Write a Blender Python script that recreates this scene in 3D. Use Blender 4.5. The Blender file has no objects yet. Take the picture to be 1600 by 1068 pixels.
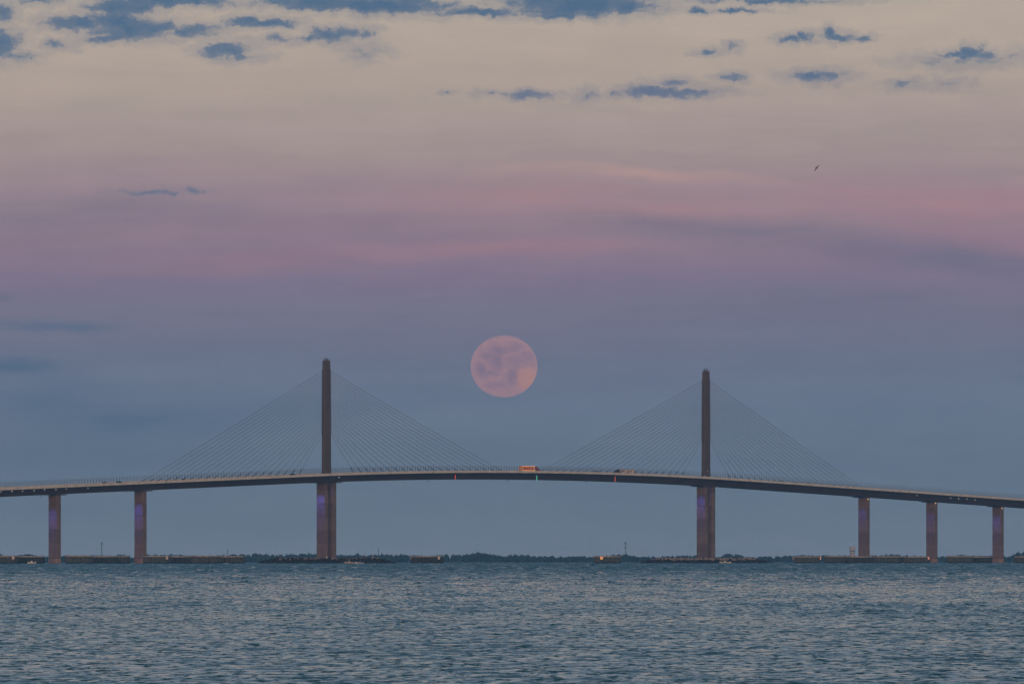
import bpy, math, random
import numpy as np
from mathutils import Vector, Matrix

# ------------------------------------------------------------------ scene, camera
scene = bpy.context.scene
C = scene.collection
rnd = random.Random(7)
FPX = 11455.0            # focal length in pixels of a 1600 px wide frame (about 258 mm on full frame)
EYE_Y = 866.3            # picture row of the eye level
CAM_H = 4.0              # metres above the water
R_EARTH = 7.4e6          # effective radius (refraction included)

def lin(r, g, b):
    f = lambda c: (c/255/12.92) if c/255 <= 0.04045 else ((c/255+0.055)/1.055)**2.4
    return (f(r), f(g), f(b), 1.0)

def drop(x, y):
    return -(x*x+y*y)/(2*R_EARTH)

cam_d = bpy.data.cameras.new('camera')
cam = bpy.data.objects.new('camera', cam_d)
C.objects.link(cam)
cam.location = (0, 0, CAM_H)
cam.rotation_euler = (math.pi/2, 0, 0)
cam_d.sensor_width = 36
cam_d.lens = 36*FPX/1600
cam_d.shift_y = (EYE_Y-534)/1600
cam_d.clip_start = 1.0
cam_d.clip_end = 200000
scene.camera = cam

vs = scene.view_settings
vs.view_transform = 'Standard'
vs.look = 'None'
vs.exposure = 0.0
vs.gamma = 1.0
vs.use_curve_mapping = False
scene.cycles.volume_bounces = 0
scene.render.filter_size = 1.0
scene.cycles.max_bounces = 6
scene.cycles.transparent_max_bounces = 8

# ------------------------------------------------------------------ sky (dusk, sun just set behind the camera)
world = bpy.data.worlds.new('World')
scene.world = world
world.use_nodes = True
wt = world.node_tree
wt.nodes.clear()

class NT:
    """small helper to write node graphs as expressions"""
    def __init__(s, tree): s.t = tree
    def n(s, kind, **kw):
        nd = s.t.nodes.new(kind)
        for k, v in kw.items(): setattr(nd, k, v)
        return nd
    def put(s, sock, v):
        if isinstance(v, bpy.types.NodeSocket): s.t.links.new(v, sock)
        else: sock.default_value = v
    def m(s, op, a, b=None, c=None, clamp=False):
        nd = s.n('ShaderNodeMath', operation=op, use_clamp=clamp)
        for i, v in enumerate((a, b, c)):
            if v is not None: s.put(nd.inputs[i], v)
        return nd.outputs[0]
    def v(s, op, a, b=None, c=None):
        nd = s.n('ShaderNodeVectorMath', operation=op)
        for i, x in enumerate((a, b, c)):
            if x is not None: s.put(nd.inputs[i], x)
        return nd.outputs['Value'] if op in ('LENGTH', 'DOT_PRODUCT') else nd.outputs[0]
    def mix(s, f, a, b, mode='MIX'):
        nd = s.n('ShaderNodeMix', data_type='RGBA', blend_type=mode)
        s.put(nd.inputs[0], f); s.put(nd.inputs[6], a); s.put(nd.inputs[7], b)
        return nd.outputs[2]
    def noise(s, vec, scale=1.0, detail=4.0, rough=0.55, color=False, dist=0.0):
        nd = s.n('ShaderNodeTexNoise')
        if vec is not None: s.put(nd.inputs['Vector'], vec)
        nd.inputs['Scale'].default_value = scale
        nd.inputs['Detail'].default_value = detail
        nd.inputs['Roughness'].default_value = rough
        nd.inputs['Distortion'].default_value = dist
        return nd.outputs['Color'] if color else nd.outputs['Fac']
    def ramp(s, fac, stops, interp='LINEAR'):
        nd = s.n('ShaderNodeValToRGB')
        cr = nd.color_ramp
        cr.interpolation = interp
        cr.elements[0].position, cr.elements[0].color = stops[0]
        cr.elements[1].position, cr.elements[1].color = stops[-1]
        for p, c in stops[1:-1]:
            cr.elements.new(p).color = c
        s.put(nd.inputs[0], fac)
        return nd.outputs[0]
    def smooth(s, x, lo, hi, a=0.0, b=1.0):
        nd = s.n('ShaderNodeMapRange', interpolation_type='SMOOTHSTEP')
        s.put(nd.inputs[0], x)
        for i, q in enumerate((lo, hi, a, b)): nd.inputs[1+i].default_value = q
        return nd.outputs[0]
    def xyz(s, x, y, z=0.0):
        nd = s.n('ShaderNodeCombineXYZ')
        for i, q in enumerate((x, y, z)): s.put(nd.inputs[i], q)
        return nd.outputs[0]
    def sep(s, v):
        nd = s.n('ShaderNodeSeparateXYZ'); s.put(nd.inputs[0], v)
        return nd.outputs

w = NT(wt)
SUN_EL, SUN_AZ = math.radians(0.6), math.radians(186)      # the sun's azimuth is almost straight behind the camera
direction = w.n('ShaderNodeTexCoord').outputs['Generated']
dx, dy, dz = w.sep(direction)[0:3]
K = math.degrees(1)/0.5                                     # one unit = half a degree of sky
az = w.m('MULTIPLY', w.m('ARCTAN2', dx, dy), K)
el = w.m('MULTIPLY', w.m('ARCSINE', dz), K)
P = w.xyz(az, el)
def su(px): return math.atan((px-800)/FPX)*K
def sv(py): return math.atan((EYE_Y-py)/FPX)*K

# twilight arch: blue grey earth shadow, violet and rose belt, pale cream above, blue towards the zenith
uneven = w.noise(w.v('MULTIPLY', P, (0.10, 0.55, 1)), 1.0, 3.0, 0.5)
el2 = w.m('ADD', el, w.m('MULTIPLY', w.m('SUBTRACT', uneven, 0.5), 1.15))
def stop(py, c): return (max(0.0, sv(py)/10.0), lin(*c))
low = w.ramp(w.m('DIVIDE', el2, 10.0), [
    stop(866, (129, 139, 153)), stop(800, (123, 135, 150)), stop(700, (118, 130, 148)), stop(620, (115, 126, 147)),
    stop(560, (115, 121, 143)), stop(505, (122, 121, 142)), stop(450, (132, 121, 143)), stop(400, (142, 123, 142)),
    stop(350, (151, 130, 143)), stop(300, (159, 139, 146)), stop(250, (165, 147, 148)), stop(190, (172, 156, 151)),
    stop(130, (178, 163, 153)), stop(60, (184, 169, 157)), stop(-100, (185, 173, 161)), (1.0, lin(172, 166, 158))])
high = w.ramp(w.m('DIVIDE', el, 180.0), [
    (0.055, lin(172, 166, 158)), (0.085, lin(150, 157, 164)), (0.14, lin(122, 142, 164)), (0.4, lin(88, 113, 150)), (1.0, lin(70, 96, 136))])
twilight = w.mix(w.smooth(el, 9.0, 11.0), low, high)
sky = w.n('ShaderNodeTexSky', sky_type='NISHITA')
sky.sun_disc = False
sky.sun_elevation = SUN_EL
sky.sun_rotation = SUN_AZ
sky.air_density = 1.2
sky.dust_density = 1.5
nish = w.v('SCALE', sky.outputs[0]); nish.node.inputs['Scale'].default_value = 0.6
west = w.smooth(w.m('MULTIPLY', dy, -1.0), -0.35, 0.75)
base = w.mix(west, twilight, nish)

# soft streaks of high cloud: (x, y, half length, half height, tilt, colour, strength)
col = base
warp = w.v('MULTIPLY_ADD', w.noise(P, 0.55, 5.0, 0.6, color=True), (1.6, 0.30, 0), (-0.8, -0.15, 0))
Ps = w.v('ADD', P, warp)
streak_n = w.noise(w.v('MULTIPLY', P, (0.35, 2.2, 1)), 1.0, 4.0, 0.55)
streak_k = w.smooth(streak_n, 0.25, 0.75, 0.35, 1.25)
for (x, y, a, b, tl, c, k) in [
    (1030, 271, 170, 9, 4, (188, 152, 147), 0.8), (860, 264, 130, 9, 1, (178, 150, 147), 0.6),
    (930, 315, 330, 34, 2, (172, 136, 142), 0.8), (1480, 316, 280, 34, 4, (172, 134, 142), 0.75),
    (1570, 385, 160, 26, 6, (164, 128, 142), 0.7), (760, 388, 300, 15, -2, (168, 132, 143), 0.7),
    (420, 408, 260, 20, -2, (152, 124, 140), 0.55), (300, 350, 300, 26, 1, (146, 124, 140), 0.4), (1300, 378, 420, 25, 5.2, (112, 114, 136), 0.55),
    (1560, 415, 240, 26, 4, (108, 112, 134), 0.5), (600, 212, 90, 5, 2, (168, 150, 142), 0.4),
    (120, 330, 260, 30, 0, (120, 117, 138), 0.45), (1000, 345, 120, 18, 6, (118, 114, 135), 0.4),
    (75, 509, 95, 10, 1, (84, 108, 134), 0.8), (10, 574, 70, 14, 0, (86, 109, 134), 0.75), (0, 463, 45, 8, 0, (98, 110, 134), 0.6),
    (90, 628, 170, 34, 0, (88, 110, 135), 0.65), (260, 655, 230, 30, -2, (86, 110, 135), 0.65),
    (130, 700, 260, 40, 0, (92, 112, 136), 0.4), (1350, 470, 420, 35, 2, (106, 112, 136), 0.35)]:
    t = math.radians(-tl); ca, sa = math.cos(t), math.sin(t)
    d = w.v('SUBTRACT', Ps, (su(x), sv(y), 0))
    sx, sy = a/100*FPX/11459.0, b/100*FPX/11459.0
    r = w.v('LENGTH', w.xyz(w.v('DOT_PRODUCT', d, (ca/sx, sa/sx, 0)), w.v('DOT_PRODUCT', d, (-sa/sy, ca/sy, 0))))
    f = w.m('MULTIPLY', w.smooth(r, 0.0, 1.6, k, 0.0), streak_k, clamp=True)
    col = w.mix(f, col, lin(*c))

# faint fibres of high cirrus over the whole twilight sky
fib = w.noise(w.v('MULTIPLY', Ps, (0.22, 2.6, 1)), 1.3, 7.0, 0.62, dist=0.4)
mott = w.noise(w.v('MULTIPLY', P, (0.7, 1.6, 1)), 1.1, 6.0, 0.6)
gain = w.m('ADD', w.smooth(fib, 0.3, 0.7, 0.965, 1.035), w.smooth(mott, 0.3, 0.7, -0.025, 0.025))
col = w.mix(1.0, col, w.xyz(gain, w.m('MULTIPLY_ADD', gain, 0.8, 0.2), w.m('MULTIPLY_ADD', gain, 0.6, 0.4)), 'MULTIPLY')

# small dark cumulus: cover from the places where clouds stand, edges torn by noise
wa = w.v('MULTIPLY_ADD', w.noise(P, 3.0, 8.0, 0.68, color=True), (0.80, 0.30, 0), (-0.40, -0.15, 0))
Pc = w.v('ADD', P, wa)
cover = None
for (x, y, a, b, k) in [
    (4, 20, 22, 18, 0.8), (2, 72, 34, 26, 1.1), (25, 90, 30, 8, 0.6), (120, 38, 58, 14, 1.0), (190, 14, 55, 20, 1.0), (180, 36, 60, 22, 1.0), (235, 44, 50, 16, 0.9), (60, 2, 40, 9, 0.6),
    (265, 1, 110, 13, 1.1), (205, 48, 75, 18, 1.05), (175, 62, 50, 8, .8), (300, 50, 58, 10, 0.85), (90, 72, 22, 7, 0.6),
    (385, 35, 32, 11, 1.1), (425, 36, 42, 9, 1.0), (352, 80, 48, 13, 1.0), (375, 90, 35, 7, 0.6), (430, 63, 40, 6, 0.55),
    (520, 54, 42, 11, 0.95), (488, 61, 32, 5, 0.7), (570, 52, 18, 10, 0.7), (570, 80, 24, 10, 0.45),
    (500, 2, 110, 13, 1.15), (600, 8, 105, 17, 1.2), (680, 20, 30, 8, 0.5), (745, 19, 72, 7, 0.95), (790, 16, 20, 9, 0.6),
    (900, 6, 125, 21, 1.3), (960, 10, 85, 14, 1.0), (870, 24, 50, 8, 0.8), (1092, 17, 21, 6, 0.85), (1150, 17, 42, 4, 0.75), (1190, 1, 130, 6, 0.8),
    (1238, 62, 26, 8, 0.8), (1260, 56, 20, 9, 0.85), (1298, 54, 17, 14, 1.05), (1316, 60, 24, 8, 0.9), (1346, 60, 18, 6, 0.8),
    (1113, 82, 22, 5, 0.6), (1143, 73, 12, 6, 0.6), (1140, 123, 22, 7, 0.75), (1275, 121, 48, 9, 0.85), (1295, 117, 30, 8, .7),
    (1040, 146, 90, 8, 1.0), (1015, 141, 40, 8, 0.8), (1045, 131, 38, 7, 0.55), (918, 149, 22, 8, 0.6), (828, 148, 38, 7, 0.95),
    (765, 147, 18, 4, 0.55), (698, 146, 9, 3, 0.5), (1514, 83, 19, 15, 1.0), (1487, 87, 24, 7, 0.75), (1538, 92, 28, 9, 0.75), (1500, 97, 60, 10, 0.5),
    (1416, 135, 26, 7, 0.6), (1480, 132, 20, 6, 0.4), (1590, 88, 14, 8, 0.45),
    (240, 301, 60, 5, 0.75), (305, 297, 18, 5, 0.75), (205, 302, 18, 4, 0.5)]:
    ix, iy = 100.0/(a*1.25), 100.0/(b*1.25)
    r = w.v('LENGTH', w.v('MULTIPLY_ADD', Pc, (ix, iy, 0), (-su(x)*ix, -sv(y)*iy, 0)))
    f = w.m('MULTIPLY_ADD', r, -k, k)
    cover = f if cover is None else w.m('MAXIMUM', cover, f)
# the cloud field goes on over the rest of the sky
field = w.noise(w.v('MULTIPLY', P, (0.45, 1.5, 1)), 0.55, 5.0, 0.55)
field = w.m('MULTIPLY', w.smooth(field, 0.50, 0.72), w.smooth(el, 9.3, 12.0))
cover = w.m('MAXIMUM', cover, w.m('MULTIPLY_ADD', field, 1.7, -0.8))
torn = w.noise(w.v('MULTIPLY', Pc, (1.0, 1.6, 1)), 4.2, 9.0, 0.68)
dens = w.m('ADD', cover, w.m('MULTIPLY', w.m('SUBTRACT', torn, 0.5), 1.5))
alpha = w.smooth(dens, -0.06, 0.62)
alpha = w.m('MULTIPLY', alpha, w.smooth(el, 9.0, 14.0, 0.92, 0.55))
# lower clouds lie farther off behind more air and take on its violet
cloudc = w.ramp(w.m('DIVIDE', el, 10.0), [(0.50, lin(102, 110, 136)), (0.70, lin(98, 112, 140)), (0.77, lin(80, 109, 139)), (0.84, lin(64, 102, 136)), (1.0, lin(72, 106, 138))])
puff = w.noise(w.v('ADD', Pc, (0.05, 0.09, 0)), 3.2, 6.0, 0.6)
cloudc = w.mix(w.smooth(w.m('ADD', dens, w.m('MULTIPLY', w.m('SUBTRACT', puff, 0.5), 1.6)), 0.2, 1.2), w.mix(0.26, cloudc, lin(152, 150, 152)), cloudc)
veil = w.m('MULTIPLY', w.smooth(w.m('ADD', dens, w.m('MULTIPLY', torn, 0.25)), -0.45, 0.35), 0.30)
col = w.mix(w.m('MAXIMUM', alpha, w.m('MULTIPLY', veil, w.smooth(el, 4.0, 7.0))), col, cloudc)
bg = w.n('ShaderNodeBackground')
w.put(bg.inputs[0], col)
bg.inputs[1].default_value = 1.0
out = w.n('ShaderNodeOutputWorld')
wt.links.new(bg.outputs[0], out.inputs['Surface'])
world.cycles.sampling_method = 'MANUAL'
world.cycles.sample_map_resolution = 512

sun_d = bpy.data.lights.new('sun', 'SUN')
sun_d.energy = 0.45
sun_d.angle = math.radians(14)
sun_d.color = (1.0, 0.80, 0.70)
sun = bpy.data.objects.new('sun', sun_d)
C.objects.link(sun)
el_l = math.radians(4.0)
sd = Vector((math.sin(SUN_AZ)*math.cos(el_l), math.cos(SUN_AZ)*math.cos(el_l), math.sin(el_l)))
sun.rotation_euler = sd.to_track_quat('Z', 'Y').to_euler()

# ------------------------------------------------------------------ mesh and object helpers
class MB:
    def __init__(s): s.vs, s.fs = [], []
    def add(s, vs, fs):
        o = len(s.vs)
        s.vs += [tuple(v) for v in vs]
        s.fs += [tuple(i+o for i in f) for f in fs]
        return s
    def box(s, c, h, rot=None):
        q = [Vector((x*h[0], y*h[1], z*h[2])) for x in (-1, 1) for y in (-1, 1) for z in (-1, 1)]
        if rot is not None: q = [rot @ p for p in q]
        return s.add([p+Vector(c) for p in q], [(0,1,3,2), (4,6,7,5), (0,4,5,1), (2,3,7,6), (0,2,6,4), (1,5,7,3)])
    def tube(s, a, b, r0, r1=None, n=8, cap=True):
        a, b = Vector(a), Vector(b)
        r1 = r0 if r1 is None else r1
        d = (b-a).normalized()
        e = d.orthogonal().normalized(); g = d.cross(e)
        vs = []
        for p, r in ((a, r0), (b, r1)):
            for i in range(n):
                t = 2*math.pi*i/n
                vs.append(p+(e*math.cos(t)+g*math.sin(t))*r)
        fs = [(i, (i+1) % n, n+(i+1) % n, n+i) for i in range(n)]
        if cap: fs += [tuple(range(n))[::-1], tuple(range(n, 2*n))]
        return s.add(vs, fs)
    def rings(s, rings, cap=True):
        n = len(rings[0]); vs = [p for r in rings for p in r]; fs = []
        for k in range(len(rings)-1):
            for i in range(n):
                fs.append((k*n+i, k*n+(i+1) % n, (k+1)*n+(i+1) % n, (k+1)*n+i))
        if cap: fs += [tuple(range(n))[::-1], tuple(range((len(rings)-1)*n, len(rings)*n))]
        return s.add(vs, fs)
    def lathe(s, prof, n=24, c=(0, 0, 0)):
        return s.rings([[(c[0]+r*math.cos(2*math.pi*i/n), c[1]+r*math.sin(2*math.pi*i/n), c[2]+z) for i in range(n)] for r, z in prof])
    def extrude(s, poly, y0, y1, inset=None):
        """side profile in x,z swept across y"""
        n = len(poly)
        return s.rings([[(x, y0, z) for x, z in poly], [(x, y1, z) for x, z in poly]])
    def mesh(s, name, mat, smooth=False):
        me = bpy.data.meshes.new(name)
        me.from_pydata(s.vs, [], s.fs)
        me.validate()
        if mat: me.materials.append(mat)
        import bmesh
        b = bmesh.new(); b.from_mesh(me); bmesh.ops.recalc_face_normals(b, faces=b.faces); b.to_mesh(me); b.free()
        if smooth: me.polygons.foreach_set('use_smooth', [True]*len(me.polygons))
        return me
    def build(s, name, mat, parent=None, loc=(0, 0, 0), smooth=False):
        o = bpy.data.objects.new(name, s.mesh(name, mat, smooth))
        C.objects.link(o); o.parent = parent; o.location = loc
        return o

def link_mesh(name, me, parent=None, loc=(0, 0, 0), rot=(0, 0, 0)):
    o = bpy.data.objects.new(name, me); C.objects.link(o)
    o.parent = parent; o.location = loc; o.rotation_euler = rot
    return o
def empty(name, loc=(0, 0, 0), rot=(0, 0, 0)):
    o = bpy.data.objects.new(name, None); C.objects.link(o)
    o.location = loc; o.rotation_euler = rot
    o.empty_display_size = 1
    return o
def tag(o, label=None, cat=None, group=None, kind=None):
    if label: o['label'] = label
    if cat: o['category'] = cat
    if group: o['group'] = group
    if kind: o['kind'] = kind
    return o
def copy_tree(o, parent=None):
    c = o.copy(); C.objects.link(c); c.parent = parent
    for ch in list(o.children): copy_tree(ch, c)
    return c

# ------------------------------------------------------------------ materials
def mat(name, color, rough=0.8, var=0.0, scale=0.3, metal=0.0, emit=None, estr=0.0, streak=None, bump=0.0, spec=0.4, wet=None):
    m = bpy.data.materials.new(name); m.use_nodes = True
    t = NT(m.node_tree)
    b = m.node_tree.nodes['Principled BSDF']
    b.inputs['Roughness'].default_value = rough
    b.inputs['Metallic'].default_value = metal
    b.inputs['Specular IOR Level'].default_value = spec
    co = t.n('ShaderNodeTexCoord').outputs['Object']
    c = (*color, 1.0)
    if var > 0:
        n1 = t.noise(co, scale, 6, 0.6)
        lo = tuple(x*(1-var) for x in color)+(1.0,)
        hi = tuple(min(1, x*(1+var)) for x in color)+(1.0,)
        c = t.mix(t.smooth(n1, 0.3, 0.7), lo, hi)
    if streak:
        n2 = t.noise(t.v('MULTIPLY', co, streak[0]), 1.0, 5, 0.6)
        c = t.mix(t.smooth(n2, 0.45, 0.75, 0.0, streak[2]), c, (*streak[1], 1.0))
    if wet:                                    # tide mark: algae and salt stain up to a ragged height
        z = t.sep(co)[2]
        zz = t.m('ADD', z, t.m('MULTIPLY', t.noise(co, 0.8, 4, 0.6), 0.6))
        c = t.mix(t.smooth(zz, wet[0], wet[0]+0.5, wet[2] if len(wet) > 2 else 0.9, 0.0), c, (*wet[1], 1.0))
    t.put(b.inputs['Base Color'], c)
    if bump > 0:
        bp = t.n('ShaderNodeBump'); bp.inputs['Strength'].default_value = bump; bp.inputs['Distance'].default_value = 0.1
        t.put(bp.inputs['Height'], t.noise(co, scale*6, 5, 0.6))
        t.put(b.inputs['Normal'], bp.outputs[0])
    if emit:
        b.inputs['Emission Color'].default_value = (*emit, 1.0)
        b.inputs['Emission Strength'].default_value = estr
    return m

M = {}
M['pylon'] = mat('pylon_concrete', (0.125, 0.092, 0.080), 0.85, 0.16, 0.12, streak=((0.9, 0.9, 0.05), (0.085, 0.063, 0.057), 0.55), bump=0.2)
M['pier'] = mat('pier_concrete', (0.22, 0.165, 0.15), 0.85, 0.14, 0.15, streak=((0.7, 0.7, 0.06), (0.15, 0.11, 0.10), 0.5), bump=0.2)
M['pier_b'] = mat('pier_concrete_darker', (0.175, 0.13, 0.12), 0.85, 0.16, 0.15, streak=((0.7, 0.7, 0.06), (0.125, 0.092, 0.085), 0.5), bump=0.2)
M['footing'] = mat('footing_concrete', (0.36, 0.235, 0.185), 0.85, 0.2, 0.3, wet=(0.1, (0.09, 0.07, 0.06)), bump=0.2)
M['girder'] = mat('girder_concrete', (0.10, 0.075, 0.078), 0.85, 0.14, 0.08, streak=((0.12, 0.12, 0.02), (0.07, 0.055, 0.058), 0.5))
M['parapet'] = mat('parapet_pale_paint', (0.74, 0.70, 0.63), 0.7, 0.12, 0.25, streak=((0.4, 0.4, 0.3), (0.42, 0.37, 0.32), 0.6))
M['asphalt'] = mat('asphalt', (0.05, 0.05, 0.052), 0.9, 0.2, 0.4)
M['line'] = mat('road_paint', (0.75, 0.75, 0.72), 0.7, 0.1, 1.0)
M['cable'] = mat('cable_sheath', (0.22, 0.18, 0.13), 0.5, 0.1, 0.1)
M['steel_dark'] = mat('dark_steel', (0.055, 0.05, 0.055), 0.55, 0.1, 0.4)
M['steel_grey'] = mat('galvanised_steel', (0.20, 0.20, 0.21), 0.5, 0.1, 0.4)
M['pile'] = mat('rusty_sheet_pile', (0.075, 0.088, 0.082), 0.9, 0.3, 0.5, streak=((1.6, 1.6, 0.12), (0.165, 0.165, 0.15), 0.8), wet=(0.85, (0.012, 0.014, 0.015)))
M['cap'] = mat('cell_cap_concrete', (0.40, 0.37, 0.34), 0.9, 0.3, 0.5)
M['rock'] = mat('wet_riprap', (0.028, 0.026, 0.027), 0.9, 0.5, 0.4, bump=0.3)
M['rock_pale'] = mat('bleached_riprap', (0.33, 0.29, 0.26), 0.9, 0.4, 0.4, bump=0.3)
M['mound'] = mat('island_sand', (0.10, 0.09, 0.08), 0.95, 0.3, 0.3)
M['white'] = mat('white_gelcoat', (0.62, 0.61, 0.58), 0.35, 0.06, 1.0)
M['cream'] = mat('cream_gelcoat', (0.46, 0.40, 0.33), 0.4, 0.06, 1.0)
M['black'] = mat('black_rubber', (0.02, 0.02, 0.02), 0.8, 0.1, 1.0)
M['glass'] = mat('dark_glass', (0.015, 0.02, 0.025), 0.08, 0.0)
M['foam'] = mat('wake_foam', (0.8, 0.82, 0.84), 0.9, 0.15, 0.8, bump=0.5)
M['board'] = mat('white_sign_board', (0.88, 0.85, 0.82), 0.5, 0.05, 1.0)
M['mark'] = mat('orange_sign_paint', (0.75, 0.22, 0.05), 0.5, 0.05, 1.0)
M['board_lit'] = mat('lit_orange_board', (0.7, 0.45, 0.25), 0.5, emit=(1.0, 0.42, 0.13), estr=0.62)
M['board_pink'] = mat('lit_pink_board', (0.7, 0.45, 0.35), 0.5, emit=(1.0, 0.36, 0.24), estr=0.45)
M['red'] = mat('red_light_tube', (0.5, 0.03, 0.03), 0.4, emit=(1.0, 0.10, 0.10), estr=0.75)
M['amber'] = mat('orange_light_tube', (0.5, 0.08, 0.03), 0.4, emit=(1.0, 0.16, 0.06), estr=0.65)
M['green'] = mat('green_light_tube', (0.03, 0.4, 0.3), 0.4, emit=(0.12, 0.85, 0.55), estr=0.75)
M['lamp'] = mat('white_lamp_glass', (0.8, 0.8, 0.8), 0.3, emit=(1.0, 0.92, 0.85), estr=0.42)
M['warm'] = mat('warm_lamp_glass', (0.8, 0.7, 0.4), 0.3, emit=(1.0, 0.72, 0.35), estr=1.6)
M['blue'] = mat('blue_lamp_glass', (0.2, 0.2, 0.5), 0.3, emit=(0.25, 0.25, 1.0), estr=1.5)

# ------------------------------------------------------------------ water: one sheet that follows the earth's curve, with wind waves
def build_water():
    rng = np.random.default_rng(11)
    d = [4.0]
    while d[-1] < 200: d.append(d[-1]*1.11)
    x = 203.0
    rows = []
    while x < 520:
        rows.append(x); x += 0.19*(x/227)**0.75
    while x < 10600:                       # farther off: every n-th wave, each with its true steep faces
        st = 0.42*(x/520)**0.45
        for k in range(4): rows.append(x+k*st)
        x += 4*st*(1+1.15*((x/520)**1.05-1)*rng.uniform(0.6, 1.4))
    d = np.array([q for q in d if q < 201]+rows)
    inner = np.linspace(-5.2, 5.2, 561)
    outer = [5.2]
    st = 0.05
    while outer[-1] < 178:
        st = min(st*1.25, 6); outer.append(outer[-1]+st)
    outer = np.array(outer[1:-1])
    a = np.radians(np.concatenate([-outer[::-1], inner, outer]))
    nr, nc = len(d), len(a); print('water grid', nr, nc)
    X = (d[:, None]*np.sin(a)[None, :]).astype(np.float32)
    Y = (d[:, None]*np.cos(a)[None, :]).astype(np.float32)
    Z = np.zeros_like(X)
    nw = 90
    lam = np.exp(rng.uniform(np.log(0.5), np.log(7.0), nw))
    th = np.radians(196)+rng.normal(0, 0.50, nw)
    ph = rng.uniform(0, 2*np.pi, nw)
    small = lam < 1.9
    amp = lam**0.9
    amp[small] *= 0.0145/np.sqrt((amp[small]**2).sum()/2)
    amp[~small] *= 0.022/np.sqrt((amp[~small]**2).sum()/2)
    for l, t, p, q in zip(lam, th, ph, amp):
        k = 2*np.pi/l
        Z += (q*np.sin((k*math.sin(t))*X+(k*math.cos(t))*Y+p)).astype(np.float32)
    # gusts: patches of rougher and calmer water
    g = np.ones_like(X)
    for l, t, p in zip(rng.uniform(25, 260, 9), rng.uniform(0, 6.28, 9), rng.uniform(0, 6.28, 9)):
        g += 0.10*np.sin(2*np.pi/l*(math.sin(t)*X+math.cos(t)*Y*0.45)+p)
    Z *= g*(1.0+1.6*np.clip((d[:, None]-250)/2200, 0, 1)**0.7).astype(np.float32)   # calmer in the lee of the near shore
    Z += 2.5*Z*Z-0.008
    Z = Z.astype(np.float64)-(d[:, None]**2)/(2*R_EARTH)
    co = np.stack([X, Y, Z], -1).reshape(-1, 3).astype(np.float32)
    i = np.arange(nr-1)[:, None]*nc; j = np.arange(nc-1)[None, :]
    q = np.stack([i+j, i+j+1, i+j+1+nc, i+j+nc], -1).reshape(-1, 4).astype(np.int32)
    me = bpy.data.meshes.new('water')
    me.vertices.add(len(co)); me.vertices.foreach_set('co', co.ravel())
    me.loops.add(q.size); me.loops.foreach_set('vertex_index', q.ravel())
    me.polygons.add(len(q)); me.polygons.foreach_set('loop_start', np.arange(len(q), dtype=np.int32)*4)
    me.polygons.foreach_set('use_smooth', np.ones(len(q), dtype=bool))
    me.update(calc_edges=True)
    m = bpy.data.materials.new('sea_water'); m.use_nodes = True
    t = NT(m.node_tree); b = m.node_tree.nodes['Principled BSDF']
    b.inputs['Base Color'].default_value = (0.018, 0.098, 0.092, 1)
    b.inputs['Roughness'].default_value = 0.04
    b.inputs['IOR'].default_value = 1.333
    p = t.n('ShaderNodeNewGeometry').outputs['Position']
    # ripples riding on the waves: slopes taken straight from noise, steeper on the side the wind drives towards the shore
    n1 = t.noise(t.v('MULTIPLY', p, (1.0, 0.25, 10.0)), 2.3, 6, 0.66, color=True)
    nr_, ng_, nb_ = t.sep(n1)[0:3]
    steep = t.smooth(ng_, 0.50, 0.66)                                   # short steep faces between flatter backs
    tilt = t.xyz(t.m('MULTIPLY', t.m('SUBTRACT', nr_, 0.5), 0.9), t.m('MULTIPLY_ADD', steep, -0.56, -0.022), 0.0)
    off = t.smooth(t.v('LENGTH', p), 230.0, 2400.0, 0.85, 1.9)          # ripples grow away from the sheltered shore
    tilt = t.v('ADD', tilt, t.xyz(0.0, t.smooth(t.v('LENGTH', p), 400.0, 2200.0, 0.0, -0.06), 0.0))
    tl = t.v('SCALE', tilt); t.put(tl.node.inputs['Scale'], off)
    nn = t.v('NORMALIZE', t.v('ADD', t.n('ShaderNodeNewGeometry').outputs['Normal'], tl))
    t.put(b.inputs['Normal'], nn)
    me.materials.append(m)
    o = link_mesh('water', me)
    tag(o, kind='structure')
build_water()

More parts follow.
